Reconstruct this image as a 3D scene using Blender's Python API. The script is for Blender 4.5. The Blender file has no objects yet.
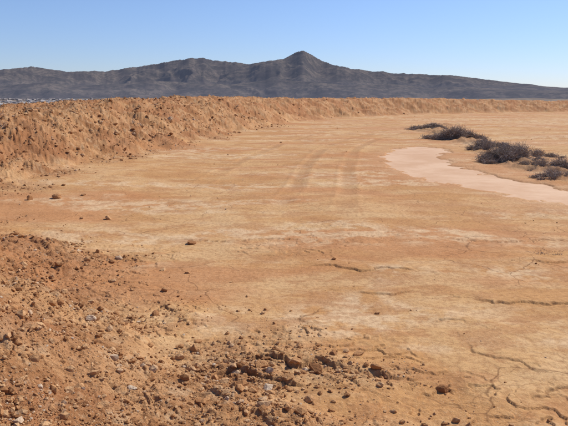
import bpy, math, random
import numpy as np
random.seed(3); rng=np.random.default_rng(7)
scene=bpy.context.scene
# ------------------------------------------------------------- noise
_g=np.random.default_rng(11); _a=_g.random(256)*2*np.pi
GX=np.cos(_a); GY=np.sin(_a)
def hsh(ix,iy,s):
    h=(ix.astype(np.int64)*374761393+iy.astype(np.int64)*668265263+s*1442695041)&0xffffffff
    h=((h^(h>>13))*1274126177)&0xffffffff
    return h^(h>>16)
def perlin(x,y,s=0):
    ix=np.floor(x);iy=np.floor(y);fx=x-ix;fy=y-iy
    u=fx*fx*fx*(fx*(fx*6-15)+10);v=fy*fy*fy*(fy*(fy*6-15)+10)
    def g(a,b):
        k=hsh(ix+a,iy+b,s)&255
        return GX[k]*(fx-a)+GY[k]*(fy-b)
    n0=g(0,0)*(1-u)+g(1,0)*u; n1=g(0,1)*(1-u)+g(1,1)*u
    return (n0*(1-v)+n1*v)*1.5
def fbm(x,y,o=4,s=0,gain=.5):
    r=0;a=1;
    for i in range(o):
        r=r+a*perlin(x,y,s+i*17);x=x*2.03+3.1;y=y*2.03-1.7;a*=gain
    return r
def ridged(x,y,o=5,s=0):
    r=0;a=.5;w=1
    for i in range(o):
        n=1-np.abs(perlin(x,y,s+i*13));n=n*n*w;r=r+n*a;w=np.clip(n*1.6,0,1);x=x*2.07+1.3;y=y*2.07+5.1;a*=.5
    return r
def voro(x,y,s=0):
    ix=np.floor(x);iy=np.floor(y)
    d1=np.full(x.shape,9.);d2=d1.copy();idn=np.zeros(x.shape)
    for a in(-1,0,1):
        for b in(-1,0,1):
            h=hsh(ix+a,iy+b,s);px=ix+a+(h&1023)/1023.;py=iy+b+((h>>10)&1023)/1023.
            d=np.hypot(px-x,py-y);c=d<d1
            d2=np.where(c,d1,np.minimum(d2,d));idn=np.where(c,((h>>20)&1023)/1023.,idn);d1=np.where(c,d,d1)
    return d1,d2,idn
def ss(a,b,x):
    t=np.clip((x-a)/(b-a),0,1);return t*t*(3-2*t)
def catmull(P,n,closed=False):
    P=[np.array(p,float) for p in P];out=[];N=len(P)
    rngi=range(N) if closed else range(N-1)
    for i in rngi:
        if closed: p0,p1,p2,p3=P[i-1],P[i],P[(i+1)%N],P[(i+2)%N]
        else: p0,p1,p2,p3=P[max(i-1,0)],P[i],P[i+1],P[min(i+2,N-1)]
        for k in range(n):
            t=k/n;out.append(.5*((2*p1)+(-p0+p2)*t+(2*p0-5*p1+4*p2-p3)*t*t+(-p0+3*p1-3*p2+p3)*t**3))
    if not closed: out.append(P[-1])
    return np.array(out)
def polydist(x,y,P,closed=False):
    n=len(P);best=np.full(x.shape,1e12);sg=np.ones(x.shape)
    for i in range(n if closed else n-1):
        a=P[i];b=P[(i+1)%n];dx,dy=b-a;l2=dx*dx+dy*dy+1e-12
        t=np.clip(((x-a[0])*dx+(y-a[1])*dy)/l2,0,1)
        ex=x-a[0]-t*dx;ey=y-a[1]-t*dy;d=ex*ex+ey*ey
        c=d<best
        best=np.where(c,d,best);sg=np.where(c,np.where(dx*ey-dy*ex>0,1.,-1.),sg)
    return np.sqrt(best),sg,None
# ------------------------------------------------------------- site layout (metres)
BERM=catmull([(12,-14),(6.5,-4),(3,1.6),(.2,5.0),(-2.5,8.6),(-5.9,12.3),(-8.4,15.6),(-9.4,20),(-8.3,25),(-6.9,32),(-5.2,40.5),(-2.6,52),(2,67),
              (9,78.5),(22,90),(46,100),(90,105),(160,98),(210,50),(210,-50),(110,-100),(30,-60)],5,True)
PUD=np.array([(6.6,34.2),(8.3,35.2),(8.7,32.7),(7.6,29.6),(7.3,25.8),(7.75,22.5),(8.5,20.3),(9.2,18.4),(10.2,16.2),(8.6,14.9),(7.9,16.4),(7.2,17.4),(6.4,18.7),(5.7,20.1),(4.9,22.4),(4.5,24.8),(4.6,27.7),(5.4,31.5)])
PUD=catmull(PUD,4,True)
MOUND=catmull([(10.9,16),(10.7,21),(10.6,27),(11.3,33),(11.6,41),(12.2,50),(15,58)],6)
TRACKS=[catmull([(-.6,14),(.3,19),(1.0,26),(2.8,36),(7,47),(14,60),(26,72)],8),
        catmull([(1.3,13.5),(2.0,19),(2.7,25.5),(4.4,35),(8.4,45.6),(15.2,58),(27,70)],8),
        catmull([(-3.2,17),(-2.2,26),(.2,38),(4.6,52),(12,66),(22,77)],8)]
def cr(pts): return catmull(pts,5)
CRACKS=[(cr([(.45,10.35),(.9,10.25),(1.35,9.95),(1.8,10.1),(2.3,9.9)]),.024),
        (cr([(2.75,8.55),(3.1,8.3),(3.5,8.35),(3.9,8.2),(4.5,8.45),(5,8.3)]),.026),
        (cr([(1.9,7.6),(2.2,7.75),(2.45,7.55)]),.018),
        (cr([(2.3,5.45),(2.6,5.6),(2.85,5.75),(3.3,5.7)]),.016),
        (cr([(-.6,6.25),(-.2,6.5),(.15,6.2),(.35,6.4),(.6,6.05)]),.055),
        (cr([(-.9,5.9),(-.5,6.05),(-.1,5.85),(.3,5.75)]),.05),
        (cr([(.85,6.1),(1.1,6.0),(1.25,6.15)]),.05),
        (cr([(3.3,12.3),(4.4,12.0),(5.6,12.3),(6.6,12.0)]),.022),
        (cr([(-2.2,12.5),(-1.2,12.2),(-.3,12.4),(.5,12.2)]),.02),
        (cr([(2.2,7.0),(2.25,6.6),(2.6,6.35),(2.7,6.0)]),.012),
        (cr([(1.0,9.0),(1.6,8.8),(2.1,9.05)]),.018),
        (cr([(-1.9,8.4),(-1.6,8.15),(-1.45,7.9)]),.035),
        (cr([(4.4,10.6),(4.9,10.5),(5.5,10.7)]),.025)]
def terrain(x,y):
    r=np.hypot(x,y)
    near=r<320
    s=np.full(x.shape,300.)
    xn,yn=x[near],y[near]
    d,sg,pp=polydist(xn,yn,BERM,True)
    s[near]=d*sg
    inside_far=(~near)
    sw=s+ (fbm(x*.22,y*.22,4,5)*1.0)*(r<320)
    ht=2.12+.42*ss(22,55,y)-.36*ss(58,88,y)-.72*ss(6,60,x)
    ht=ht+fbm(x*.25,y*.25,4,31)*.17
    W=6.0
    up=ss(-1.2,W,sw)
    up=.6*np.clip(sw/W,0,1)**.9+.4*up
    hb=ht*up
    out=np.clip(sw-(W+2.2),0,None)
    hb=hb-ht*.85*ss(0,6,out)-np.clip(out-5,0,None)*.07
    hb=np.maximum(hb,-40)
    rub=np.clip(ss(-1.6,1.2,sw+fbm(x*.5,y*.5,3,77)*1.2),0,1)
    zz=np.where(inside_far,-40.,hb)
    onb=ss(-.3,1.5,sw)*(r<320)
    l1=fbm(x*.55,y*.55,4,3,.55)*.11
    jx=x+fbm(x*2,y*2,3,6)*.25;jy=y+fbm(x*2,y*2,3,7)*.25
    d1,d2,idn=voro(jx*1.9,jy*1.9,8)
    l3=(idn-.35)*.20*ss(0,.3,d2-d1)*ss(.35,.7,idn)
    d1,d2,id2=voro(jx*4.6,jy*4.6,18)
    l4=(id2-.2)*.11*ss(0,.4,d2-d1)*(id2>.45)
    l5=fbm(x*3.2,y*3.2,4,19,.7)*.035
    nearq=ss(14,4,r)
    zz=zz+onb*(l1*(1-.4*nearq)+l3*(1-.8*nearq)+l4*(1-.7*nearq)+l5*(1-.3*nearq))
    toe=rub*(1-onb)
    zz=zz+toe*(l4*.4+l3*.25+l5*.6)
    fl=(1-rub)
    pd,ps,_=polydist(xn,yn,PUD,True)
    P=PUD;ins=np.zeros(xn.shape,bool);j=len(P)-1
    for i in range(len(P)):
        c=((P[i,1]>yn)!=(P[j,1]>yn))&(xn<(P[j,0]-P[i,0])*(yn-P[i,1])/(P[j,1]-P[i,1]+1e-12)+P[i,0]);ins^=c;j=i
    sp=np.full(x.shape,50.);sp[near]=np.where(ins,-pd,pd)
    sp=sp+fbm(x*1.1,y*1.1,4,41)*.45*(r<60)
    und=fbm(x*.11,y*.11,3,21)*.07+fbm(x*.45,y*.45,3,22)*.018+fbm(x*1.6,y*1.6,4,23,.55)*.006
    zz=zz+(s<8)*fl*und*ss(.0,2.5,sp)
    zz=zz-.11*ss(.25,-.35,sp)
    wet=ss(1.3,-.1,sp)
    f=fbm(x*.7,y*.95,5,61,.52)*2.4+fbm(x*3,y*3,3,62)*.2
    fr=f-np.floor(f);tr=np.floor(f)+ss(.0,.10,fr)
    tm=ss(.2,.6,fbm(x*.3,y*.3,3,66)+.6*ss(-2.6,-.6,sw))*ss(.8,-.5,sw)*ss(18,9,r)*ss(.5,2,sp)
    zz=zz+tm*(tr-f*.85)*.024
    edge=tm*ss(.14,.0,fr)
    cm=ss(-.3,.05,fbm(x*.3,y*.3,3,83))*ss(.2,-1.5,sw)*ss(34,14,r)*ss(.5,2,sp)
    crk=np.clip(.3*edge,0,1)
    jx=x+fbm(x*4,y*4,3,101)*.06;jy=y+fbm(x*4,y*4,3,102)*.06
    q=(r<16)&(y>3)
    for Cp,dep in CRACKS:
        dd,sgn,_=polydist(jx[q],jy[q],Cp)
        tip=np.minimum(np.hypot(jx[q]-Cp[0,0],jy[q]-Cp[0,1]),np.hypot(jx[q]-Cp[-1,0],jy[q]-Cp[-1,1]))
        tk=ss(0,.3,tip)
        g=ss(.028,.0,dd)*tk
        lip=ss(.5,.0,dd)*(sgn>0)*tk*ss(0,.03,dd)
        zq=zz[q];zq=zq-g*dep*.5+lip*dep*.8;zz[q]=zq
        cq=crk[q];crk[q]=np.clip(cq+g*.75,0,1)
    md=np.full(x.shape,50.)
    q=(r<90)&(x>0);a,_,_=polydist(x[q],y[q],MOUND);md[q]=a
    mm=ss(1.5,.1,md+fbm(x*.6,y*.6,3,111)*.7)
    zz=zz+mm*(.16+fbm(x*1.5,y*1.5,4,112)*.16)
    tk=np.zeros(x.shape)
    q=(r<95)&(y>10)
    for T in TRACKS:
        a,_,_=polydist(x[q],y[q],T);b=np.zeros(x.shape);end=ss(0,5,np.hypot(x[q]-T[0,0],y[q]-T[0,1]))
        b[q]=ss(.30,.08,a)*end
        b*=ss(-.45,.2,fbm(x*.3,y*.3,3,113));tk=np.maximum(tk,b)
        b2=np.zeros(x.shape);b2[q]=ss(.14,.0,np.abs(a-.36))*end;zz=zz+b2*.010*fl
    tk=tk*fl;zz=zz-tk*.022
    pale=ss(-.05,.5,fbm(x*.13+.4*fbm(x*.3,y*.3,2,5),y*.42,4,121)+.42*np.exp(-((y-16.5+.8*perlin(x*.3,x*0+.3,4))/1.5)**2)*ss(7,-3,x)*ss(-8,-3,x)+.5*np.exp(-((y-68)/9.)**2)*ss(8,14,x)+.35*np.exp(-((x-.5)**2+(y-7.3)**2)/2.5))*fl
    pale=pale*ss(-.5,.35,fbm(x*1.7,y*1.7,4,123,.65))
    far=ss(150,400,r)
    zz=zz+far*fbm(x*.002,y*.002,4,131)*5
    return zz,dict(rub=rub,pale=pale,crk=crk,cm=cm,wet=wet*(r<60),trk=tk,mnd=mm,sw=sw,far=far)
# ------------------------------------------------------------- materials helpers
def mat(name):
    m=bpy.data.materials.new(name);m.use_nodes=True;nt=m.node_tree;nt.nodes.clear()
    o=nt.nodes.new('ShaderNodeOutputMaterial');b=nt.nodes.new('ShaderNodeBsdfPrincipled');nt.links.new(b.outputs[0],o.inputs[0])
    b.inputs['Specular IOR Level'].default_value=.12;b.inputs['Roughness'].default_value=.95
    return m,nt,b,o
class G:
    def __init__(s,nt): s.nt=nt
    def n(s,t,**k):
        x=s.nt.nodes.new(t)
        for a,b in k.items(): setattr(x,a,b)
        return x
    def L(s,a,b): s.nt.links.new(a,b)
    def noise(s,sc,det=5,rough=.55,vec=None,dist=0):
        x=s.n('ShaderNodeTexNoise');x.inputs['Scale'].default_value=sc;x.inputs['Detail'].default_value=det;x.inputs['Roughness'].default_value=rough;x.inputs['Distortion'].default_value=dist
        if vec: s.L(vec,x.inputs['Vector'])
        return x.outputs[0]
    def ramp(s,f,a,b,c0=0,c1=1):
        x=s.n('ShaderNodeMapRange');x.interpolation_type='SMOOTHSTEP';x.inputs[1].default_value=a;x.inputs[2].default_value=b;x.inputs[3].default_value=c0;x.inputs[4].default_value=c1;s.L(f,x.inputs[0]);return x.outputs[0]
    def mix(s,f,a,b,mode='MIX'):
        x=s.n('ShaderNodeMix',data_type='RGBA',blend_type=mode)
        for v,i in((f,0),(a,6),(b,7)):
            if hasattr(v,'links'): s.L(v,x.inputs[i])
            elif i==0: x.inputs[0].default_value=v
            else: x.inputs[i].default_value=(*v,1)
        return x.outputs[2]
    def math(s,op,a,b=0):
        x=s.n('ShaderNodeMath',operation=op)
        for v,i in((a,0),(b,1)):
            if hasattr(v,'links'): s.L(v,x.inputs[i])
            else: x.inputs[i].default_value=v
        return x.outputs[0]
    def attr(s,n,col=False):
        x=s.n('ShaderNodeAttribute',attribute_name=n);return x.outputs['Color' if col else 'Fac']
def newmesh(name,V,F,mats,smooth=False):
    me=bpy.data.meshes.new(name);V=np.asarray(V,np.float32);F=np.asarray(F,np.int32);k=F.shape[1]
    me.vertices.add(len(V));me.vertices.foreach_set('co',V.ravel())
    me.loops.add(F.size);me.loops.foreach_set('vertex_index',F.ravel())
    me.polygons.add(len(F));me.polygons.foreach_set('loop_start',np.arange(0,F.size,k,dtype=np.int32))
    me.polygons.foreach_set('use_smooth',np.full(len(F),smooth))
    me.update(calc_edges=True)
    ob=bpy.data.objects.new(name,me);scene.collection.objects.link(ob)
    for m in mats: me.materials.append(m)
    return ob
def fattr(ob,n,v):
    a=ob.data.attributes.new(n,'FLOAT','POINT');a.data.foreach_set('value',np.asarray(v,np.float32))
# ------------------------------------------------------------- ground mesh (one polar sheet)
fine=np.radians(np.linspace(-31,31,900));co=np.radians(np.linspace(31,329,120)[1:-1])
az=np.concatenate([fine,co])
rs=[.4]
while rs[-1]<15000:
    r=rs[-1]
    k=.05 if r<2.6 else .0027 if r<12 else .0055 if r<125 else .02 if r<260 else .06
    rs.append(r*(1+k))
rs=np.array(rs);NA=len(az);NR=len(rs)
Rg,Ag=np.meshgrid(rs,az,indexing='ij')
X=(Rg*np.sin(Ag)).ravel();Y=(Rg*np.cos(Ag)).ravel()
Z,at=terrain(X,Y)
# soil colour field: clay, dusty crust and reddish patches (albedo per vertex, from world-space noise)
def C(*c): return np.array(c)[None]
def lerp(a,b,t): return a*(1-t[:,None])+b*t[:,None]
A=ss(-.35,.35,fbm(X*.35,Y*.35,5,301,.6))
col=lerp(C(.52,.272,.106)+0*X[:,None],C(.59,.345,.152),A)
col=lerp(col,C(.63,.405,.205),ss(-.15,.55,fbm(X*.32,Y*.9,6,311,.64))*.6)
col=lerp(col,C(.49,.212,.086),ss(.0,.5,fbm(X*.09,Y*.24,4,321,.6))*.7)
col=lerp(col,C(.56,.305,.155),ss(.0,.4,fbm(X*.14,Y*.2,4,322,.6))*ss(1,6,X)*.6)
col=lerp(col,C(.68,.475,.28),at['pale']*.8)
col=lerp(col,C(.42,.195,.080),ss(.1,.5,fbm(X*.9,Y*1.5,5,325,.65))*.5)
rb=lerp(C(.35,.155,.062)+0*X[:,None],C(.52,.275,.125),ss(-.35,.35,fbm(X*.9,Y*.9,6,331,.65)))
rb=lerp(rb,C(.60,.405,.235),ss(.2,.65,fbm(X*2.8,Y*2.8,4,341,.65))*.55)
rb=lerp(rb,C(.36,.14,.056),ss(.0,.5,fbm(X*.25,Y*.25,4,351,.6))*.6)
col=lerp(col,rb,at['rub']*.92)
col=lerp(col,C(.56,.31,.155),at['wet']*.6)
col=lerp(col,C(.38,.20,.09),at['trk']*.4)
col=lerp(col,C(.27,.165,.095),at['mnd']*.6)
pl=lerp(C(.11,.105,.095)+0*X[:,None],C(.19,.17,.14),ss(-.3,.3,fbm(X*.008,Y*.008,5,361)))
col=lerp(col,pl,at['far'])
# ------------------------------------------------------------- ground material
m,nt,b,o=mat('dry_earth');g=G(nt)
tc=g.n('ShaderNodeTexCoord').outputs['Object']
c=g.attr('soil',True)
n14=g.noise(13,5,.74,tc)
c=g.mix(g.ramp(n14,.34,.60,.5,.0),c,(.28,.12,.046))
n60=g.noise(60,3,.7,tc)
c=g.mix(g.ramp(n60,.55,.70,0,.42),c,(.70,.50,.31))
dn=g.n('ShaderNodeTexNoise');dn.inputs['Scale'].default_value=1.6;dn.inputs['Detail'].default_value=3;g.L(tc,dn.inputs['Vector'])
vm=g.n('ShaderNodeVectorMath',operation='MULTIPLY_ADD');g.L(dn.outputs['Color'],vm.inputs[0]);vm.inputs[1].default_value=(.55,.55,0);g.L(tc,vm.inputs[2])
def vcr(sc,w0):
    v=g.n('ShaderNodeTexVoronoi',feature='DISTANCE_TO_EDGE',voronoi_dimensions='2D');v.inputs['Scale'].default_value=sc;g.L(vm.outputs[0],v.inputs['Vector'])
    return g.ramp(v.outputs['Distance'],0,w0,1,0)
msk=g.noise(.6,2,.6,tc)
k1=g.math('MULTIPLY',vcr(.75,.015),g.ramp(msk,.42,.52))
k2=g.math('MULTIPLY',vcr(2.4,.028),g.ramp(msk,.50,.58))
ck=g.math('MULTIPLY',g.math('MAXIMUM',k1,g.math('MULTIPLY',k2,.6)),g.attr('cm'))
ck=g.math('MINIMUM',g.math('ADD',ck,g.attr('crk')),1)
c=g.mix(g.math('MULTIPLY',ck,.65),c,(.15,.065,.027))
g.L(c,b.inputs['Base Color'])
bh=g.math('ADD',g.math('MULTIPLY',n14,.9),g.math('MULTIPLY',n60,.22))
bm=g.n('ShaderNodeBump');bm.inputs['Distance'].default_value=.06
g.L(bh,bm.inputs['Height'])
g.L(g.math('ADD',g.math('MULTIPLY',g.attr('rub'),.52),.45),bm.inputs['Strength'])
g.L(bm.outputs[0],b.inputs['Normal'])
EARTH=m
i=np.arange(NR-1)[:,None]*NA;j=np.arange(NA)[None,:];jn=(j+1)%NA
F=np.stack([i+j,i+NA+j,i+NA+jn,i+jn],-1).reshape(-1,4)[:,::-1]
ground=newmesh('ground',np.stack([X,Y,Z],1),F,[EARTH],True)
for k in('rub','crk','cm'): fattr(ground,k,at[k])
a=ground.data.attributes.new('soil','FLOAT_COLOR','POINT');a.data.foreach_set('color',np.concatenate([col,np.ones((len(X),1))],1).astype(np.float32).ravel())
print('ground verts',len(X))
# ------------------------------------------------------------- muddy puddle
d=PUD-np.roll(PUD,1,0);nn=np.stack([d[:,1],-d[:,0]],1)
nn/=np.linalg.norm(nn,axis=1,keepdims=True)+1e-9
area=.5*np.sum(PUD[:,0]*np.roll(PUD[:,1],-1)-np.roll(PUD[:,0],-1)*PUD[:,1])
off=PUD+nn*(.5 if area>0 else -.5)
m,nt,b,o=mat('wet_mud');g=G(nt);tc=g.n('ShaderNodeTexCoord').outputs['Object']
c=g.mix(g.ramp(g.noise(.5,5,.65,tc),.35,.65),(.57,.33,.175),(.66,.42,.25))
g.L(c,b.inputs['Base Color']);b.inputs['Roughness'].default_value=.65;b.inputs['Specular IOR Level'].default_value=.2
bm=g.n('ShaderNodeBump');bm.inputs['Distance'].default_value=.02;bm.inputs['Strength'].default_value=.5;g.L(g.noise(5,4,.6,tc),bm.inputs['Height']);g.L(bm.outputs[0],b.inputs['Normal'])
me=bpy.data.meshes.new('mud_puddle');me.from_pydata([(p[0],p[1],-.045) for p in off],[],[list(range(len(off)))[:: (1 if area>0 else -1)]]);me.materials.append(m)
scene.collection.objects.link(bpy.data.objects.new('mud_puddle',me))
# ------------------------------------------------------------- stones
m,nt,b,o=mat('stone');g=G(nt);tc=g.n('ShaderNodeTexCoord').outputs['Object']
t=g.attr('tint')
c=g.mix(g.ramp(t,0,.35),(.28,.125,.05),(.48,.25,.11));c=g.mix(g.ramp(t,.4,.85),c,(.57,.35,.18));c=g.mix(g.ramp(t,.88,1),c,(.62,.50,.37))
n=g.noise(24,4,.7,tc)
c=g.mix(g.ramp(n,.3,.7,0,.5),c,(.35,.16,.065))
g.L(c,b.inputs['Base Color'])
bm=g.n('ShaderNodeBump');bm.inputs['Distance'].default_value=.03;bm.inputs['Strength'].default_value=.8;g.L(n,bm.inputs['Height']);g.L(bm.outputs[0],b.inputs['Normal'])
STONE=m
import bmesh
def ico(sub):
    bm_=bmesh.new();bmesh.ops.create_icosphere(bm_,subdivisions=sub,radius=1)
    v=np.array([w.co[:] for w in bm_.verts]);f=np.array([[w.index for w in p.verts] for p in bm_.faces]);bm_.free();return v,f
I1=ico(1);I2=ico(2);I3=ico(3)
def stones(name,px,py,size,base,tint,flat=.6,sink=.25):
    v,f=base;N=len(px);nv=len(v)
    pz,_=terrain(px,py)
    V=np.repeat(v[None],N,0).copy()
    if nv>12:
        for k in range(7):
            n=rng.normal(size=(N,3));n/=np.linalg.norm(n,axis=1,keepdims=True)
            dd=rng.uniform(.45,.85,N)
            pr=np.einsum('nvk,nk->nv',V,n);ex=np.clip(pr-dd[:,None],0,None)
            V-=ex[...,None]*n[:,None,:]
        V+=rng.normal(size=V.shape)*(.05 if nv<100 else .025)
    else: V*=rng.uniform(.6,1.25,(N,nv,1))
    sc=np.stack([rng.uniform(.75,1.35,N),rng.uniform(.65,1.1,N),rng.uniform(flat*.6,flat*1.3,N)],1)*size[:,None]
    V*=sc[:,None,:]
    a=rng.uniform(0,6.28,N);ca,sa=np.cos(a)[:,None],np.sin(a)[:,None]
    tl=rng.normal(0,.25,N)[:,None]
    x,y,z=V[...,0],V[...,1],V[...,2];y,z=y*np.cos(tl)-z*np.sin(tl),y*np.sin(tl)+z*np.cos(tl)
    x,y=x*ca-y*sa,x*sa+y*ca
    V=np.stack([x+px[:,None],y+py[:,None],z+(pz+size*flat*(.55-sink))[:,None]],-1).reshape(-1,3)
    Fm=(f[None]+(np.arange(N)*nv)[:,None,None]).reshape(-1,3)
    ob=newmesh(name,V,Fm,[STONE],False);fattr(ob,'tint',np.repeat(tint,nv));return ob
def sample(N,r0,r1,a0,a1):
    u=rng.random(N);r=np.exp(math.log(r0)+u*(math.log(r1)-math.log(r0)))
    a=np.radians(rng.uniform(a0,a1,N));return r*np.sin(a),r*np.cos(a),r
x,y,r=sample(240000,2.2,60,-36,36);_,t=terrain(x,y)
clus=ss(-.2,.5,fbm(x*.9,y*.9,3,201))
p=np.clip(t['rub']*(.3+.7*clus)+.003+.2*ss(-1.8,-.2,t['sw'])*clus,0,1)*(t['wet']<.1)
k=rng.random(len(x))<p*.7
x,y,r=x[k],y[k],r[k];N=len(x)
size=(.005+.008*rng.pareto(2.6,N).clip(0,5))*(1+r*.045)
stones('gravel',x,y,size,I1,rng.random(N),.7,.2);print('gravel',N)
x,y,r=sample(44000,3,90,-36,36);_,t=terrain(x,y)
clus=ss(-.1,.5,fbm(x*.6,y*.6,3,211))
p=np.clip(t['rub']*(.18+.7*clus)+.0008,0,1)*(t['wet']<.1)
toeb=np.exp(-((t['sw']+.1)/.9)**2)*.25;p=np.clip(p+toeb*clus,0,1)
k=rng.random(len(x))<p*.5*np.clip(.25+r*.06,0,1)
x,y,r=x[k],y[k],r[k];N=len(x)
size=(.018+.015*rng.pareto(2.6,N).clip(0,3.5))*np.clip(r*.09,.75,2.8)
stones('rubble',x,y,size,I2,rng.random(N)*.95,.65,.15);print('rubble',N)
ROCKS=[(-2.35,7.0,.075,.97),(-1.9,12.1,.10,.05),(1.63,5.75,.08,.05),(1.0,6.15,.08,.3),(.33,6.1,.09,.03),(.12,6.25,.07,.5),(-.25,6.15,.08,.4),(-2.9,7.7,.06,.7),
       (-1.75,7.9,.07,.1),(-1.35,5.0,.045,.98),(-6.6,17.5,.14,.25),(-6.0,18.0,.09,.5),(-7.3,17.2,.12,.1),(-1.05,7.0,.05,.2),(-4.3,14.6,.09,.6),(-2.1,10.2,.06,.8),(.9,10.6,.04,.1),(-.5,5.6,.05,.2)]
for (rx,ry,sz,tt) in ROCKS:
    stones('rock',np.array([rx]),np.array([ry]),np.array([sz]),I3,np.array([tt]),.62,.1)
# ------------------------------------------------------------- brush
m,nt,b,o=mat('dry_brush');g=G(nt);t=g.attr('tint')
c=g.mix(t,(.17,.12,.09),(.54,.43,.34));g.L(c,b.inputs['Base Color']);BR=m
def brush(name,cx,cy,w,dpt,h,n,seed,blade=.012,up=.3,nc=16,wild=.8):
    rg=np.random.default_rng(seed)
    cc=np.stack([rg.uniform(-.5,.5,nc)*w,rg.uniform(-.5,.5,nc)*dpt],1);chh=rg.uniform(.35,1,nc)*h*(1-.7*np.abs(2*cc[:,0]/w)**2)
    ci=rg.integers(0,nc,n)
    bx=cx+cc[ci,0]+rg.normal(0,.055*w,n);by=cy+cc[ci,1]+rg.normal(0,.055*dpt,n)
    bz,_=terrain(bx,by)
    P=np.stack([bx,by,bz-.02+rg.random(n)**1.3*.6*chh[ci]*(nc>5)],1)
    lean=rg.normal(0,1,(n,3));lean[:,2]=np.abs(lean[:,2])*up+up*.6;lean/=np.linalg.norm(lean,axis=1,keepdims=True)
    Lh=chh[ci]*rg.uniform(.3,.85,n)*(1 if nc>5 else 1.5)
    segs=4;tv=np.clip(rg.random(n)*.7+.3*rg.random(nc)[ci],0,1)
    cur=P;dirv=lean.copy();pts=[cur]
    for s_ in range(segs):
        dirv=dirv+rg.normal(0,wild*.6,(n,3));dirv/=np.linalg.norm(dirv,axis=1,keepdims=True)
        cur=cur+dirv*(Lh/segs)[:,None];pts.append(cur)
    side=np.cross(lean,rg.normal(size=(n,3)));side/=np.linalg.norm(side,axis=1,keepdims=True)
    V=[]
    for s_,pt in enumerate(pts):
        wd=blade*(1-.6*s_/segs);V.append(pt-side*wd);V.append(pt+side*wd)
    V=np.stack(V,1).reshape(-1,3);nv=2*(segs+1)
    f=np.array([[2*s_,2*s_+1,2*s_+3,2*s_+2] for s_ in range(segs)])
    Fm=(f[None]+(np.arange(n)*nv)[:,None,None]).reshape(-1,4)
    ob=newmesh(name,V,Fm,[BR]);fattr(ob,'tint',np.repeat(tv,nv));return ob
brush('dry_bush',11.2,40.2,3.5,1.6,1.05,7000,1,.013)
brush('dry_bush',12.2,51.5,3.6,1.5,.6,3000,2,.015)
brush('dry_bush',9.9,27.0,2.5,1.5,.92,7500,3,.009)
brush('dry_bush',10.9,32.5,2.2,1.5,.65,4200,4,.011)
brush('dry_bush',9.8,21.6,1.7,1.0,.45,3600,5,.007)
brush('dry_bush',10.6,24.3,1.8,1.3,.6,3800,15,.008)
brush('dry_bush',12.3,29.5,2.0,1.3,.45,2300,16,.009)
brush('dry_grass',5.0,11.2,.9,.35,.08,500,6,.004)
brush('dry_grass',12.5,22.5,1.4,.8,.2,700,7,.007)
brush('dead_branch',-12.0,25.6,.8,.5,1.2,26,8,.013,1.0,4,.5)
brush('dead_branch',-12.6,27.0,.8,.5,.9,20,9,.013,.8,4,.5)
brush('dry_weed',-8.6,36,.6,.4,.5,60,10,.012,.9,4,.5)
# ------------------------------------------------------------- mountains
def mtmat(name,hz):
    m,nt,b,o=mat(name);g=G(nt);tc=g.n('ShaderNodeTexCoord').outputs['Object']
    c=g.mix(g.ramp(g.noise(.0035,5,.65,tc),.40,.60),(.064,.053,.049),(.125,.098,.078))
    c=g.mix(g.ramp(g.noise(.02,4,.75,tc),.42,.58,0,.65),c,(.036,.035,.031))
    g.L(c,b.inputs['Base Color']);b.inputs['Specular IOR Level'].default_value=0
    # aerial haze painted as surface glow (emission), stronger toward the valley floor
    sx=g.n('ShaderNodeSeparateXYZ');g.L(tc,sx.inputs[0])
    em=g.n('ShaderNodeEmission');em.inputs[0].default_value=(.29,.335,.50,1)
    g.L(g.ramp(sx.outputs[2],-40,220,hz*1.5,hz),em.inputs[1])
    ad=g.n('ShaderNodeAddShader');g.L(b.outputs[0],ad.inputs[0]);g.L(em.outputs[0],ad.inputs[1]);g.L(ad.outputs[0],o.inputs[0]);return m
def hills(name,pts,rc,half,base,seed,cells,mt,na=1100,nr=160,amp=1.4):
    px=np.array([p[0] for p in pts]);py=np.array([p[1] for p in pts])
    az=np.radians(np.linspace(-42,42,na));r=np.linspace(rc-half,rc+half,nr)
    el=np.interp(np.degrees(az),px,py)
    kk=np.hanning(9);kk/=kk.sum();el=np.convolve(np.pad(el,4,'edge'),kk,'valid')
    el=el+fbm(az*60,az*0+seed,5,seed,.6)*.0011*np.clip(el/.03,.3,1)
    R,A_=np.meshgrid(r,az,indexing='ij');X=R*np.sin(A_);Y=R*np.cos(A_)
    crest=rc+fbm(A_*9,A_*0+2.5,3,seed+3)*half*.22
    t_=np.clip(1-np.abs(R-crest)/(half*.75),0,1);w=t_*t_*(1.6-.6*t_)*.55+t_*.45
    wx=X+fbm(X/700,Y/700,3,seed+20)*260
    n=ridged(wx/cells,Y/(cells*1.5),5,seed)-.5+.35*fbm(X/(cells*1.4),Y/(cells*1.4),4,seed+8)
    h=np.clip(w+n*amp*t_*(1-t_)*1.3,0,None)
    e=h/R*rc;mx=e.max(0);ks=np.hanning(61);ks/=ks.sum();mx=np.convolve(np.pad(mx,30,'edge'),ks,'valid')
    H=h/mx[None]*(el*rc)[None]
    H=H+base*(1-np.clip(t_*3,0,1))
    i=np.arange(nr-1)[:,None]*na;j=np.arange(na-1)[None]
    F=np.stack([i+j,i+j+1,i+na+j+1,i+na+j],-1).reshape(-1,4)
    return newmesh(name,np.stack([X,Y,H+3*t_],-1).reshape(-1,3),F,[mt],True)
prof=[(0,70),(15,69),(32,67),(50,70),(65,72),(85,71.5),(105,72),(125,69),(145,66),(165,63),(185,59.5),(200,58.5),(215,61),(235,63),(252,64.5),(268,62),(282,60),(290,56.5),(297,52.5),(304,52),(312,56),(322,61),(335,66),(352,69),(375,72),(400,73.5),(430,75),(455,76),(480,79),(505,82),(530,84.5),(550,87),(568,88)]
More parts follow.
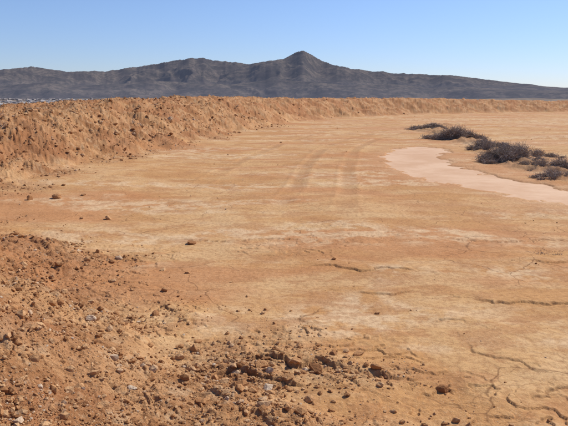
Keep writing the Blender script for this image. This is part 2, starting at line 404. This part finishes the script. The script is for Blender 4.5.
def cv(p):
    return [( -42,.03)]+[(math.degrees(math.atan((a-284)/609/1.03)), (93.3-bb)*.00158*math.cos(math.atan((a-284)/627))) for a,bb in p]+[(42,.004)]
hills('mountain_range',cv(prof),8500,2400,-45,5,900,mtmat('mountain_scrub_haze_glow',.16))
prof2=[(0,86),(40,83),(80,86),(120,84),(150,81),(190,83),(230,85),(270,80),(310,82),(350,86),(390,84),(430,88),(470,87),(510,90),(568,91)]
hills('foothills',cv(prof2),5600,800,-45,9,400,mtmat('foothill_scrub_haze_glow',.135),1000,80)
# ------------------------------------------------------------- distant town (one mass of tiny gabled houses)
V=[];F=[];tint=[]
for k in range(330):
    a=math.radians(random.uniform(-30,-14) if k<300 else random.uniform(-14,5));r=random.uniform(2300,4600)
    cx,cy=r*math.sin(a),r*math.cos(a);w=random.uniform(6,15);d=random.uniform(5,10);h=random.uniform(3,6);rf=h+random.uniform(1.5,3);th=random.uniform(0,3.14)
    c_,s_=math.cos(th),math.sin(th);b0=len(V);gz=-42+fbm(np.array([cx*.002]),np.array([cy*.002]),4,131)[0]*5+1.5
    for (x,y,z) in [(-w,-d,0),(w,-d,0),(w,d,0),(-w,d,0),(-w,-d,h),(w,-d,h),(w,d,h),(-w,d,h),(-w,0,rf),(w,0,rf)]:
        V.append((cx+x*c_-y*s_,cy+x*s_+y*c_,z+gz))
    tn=random.random();tint+= [tn]*10
    F+=[tuple(b0+p for p in q) for q in [(0,1,5,4),(1,2,6,5),(2,3,7,6),(3,0,4,7),(4,5,9,8),(6,7,8,9),(5,6,9),(7,4,8)]]
me=bpy.data.meshes.new('distant_town');me.from_pydata(V,[],F)
m,nt,b,o=mat('town_walls');g=G(nt);c=g.mix(g.attr('tint'),(.20,.17,.16),(.55,.49,.45));g.L(c,b.inputs['Base Color']);me.materials.append(m)
ob=bpy.data.objects.new('distant_town',me);scene.collection.objects.link(ob);fattr(ob,'tint',tint)
# ------------------------------------------------------------- light, sky
SAZ=math.radians(52);SEL=math.radians(44)
w=bpy.data.worlds.new('World');scene.world=w;w.use_nodes=True;nt=w.node_tree;g=G(nt)
sky=nt.nodes.new('ShaderNodeTexSky');sky.sky_type='NISHITA';sky.sun_disc=False;sky.sun_elevation=SEL;sky.sun_rotation=SAZ
sky.altitude=800;sky.air_density=1.0;sky.dust_density=.15;sky.ozone_density=3
wc=g.n('ShaderNodeTexCoord').outputs['Generated'];sx=g.n('ShaderNodeSeparateXYZ');g.L(wc,sx.inputs[0])
tintc=g.mix(g.ramp(sx.outputs[2],-.02,.2),(.80,.87,1.18),(1.0,1.05,1.27))
mc=g.mix(1.0,sky.outputs[0],tintc,'MULTIPLY')
bg=nt.nodes['Background'];bg.inputs[1].default_value=.10;nt.links.new(mc,bg.inputs[0])
sd=bpy.data.lights.new('sun','SUN');sd.energy=5.0;sd.angle=math.radians(.5);sd.color=(1,.955,.87)
so=bpy.data.objects.new('sun',sd);scene.collection.objects.link(so)
from mathutils import Vector
dv=Vector((math.sin(SAZ)*math.cos(SEL),math.cos(SAZ)*math.cos(SEL),math.sin(SEL)))
so.rotation_euler=dv.to_track_quat('Z','Y').to_euler();so.location=dv*50
# ------------------------------------------------------------- camera
cd=bpy.data.cameras.new('camera');cam=bpy.data.objects.new('camera',cd);scene.collection.objects.link(cam)
cd.sensor_width=36;cd.lens=36*609/568;cd.clip_start=.05;cd.clip_end=40000
cam.location=(0,0,3);cam.rotation_euler=(math.radians(90-11.15),0,0);scene.camera=cam
scene.view_settings.view_transform='Standard';scene.view_settings.look='None';scene.view_settings.exposure=0
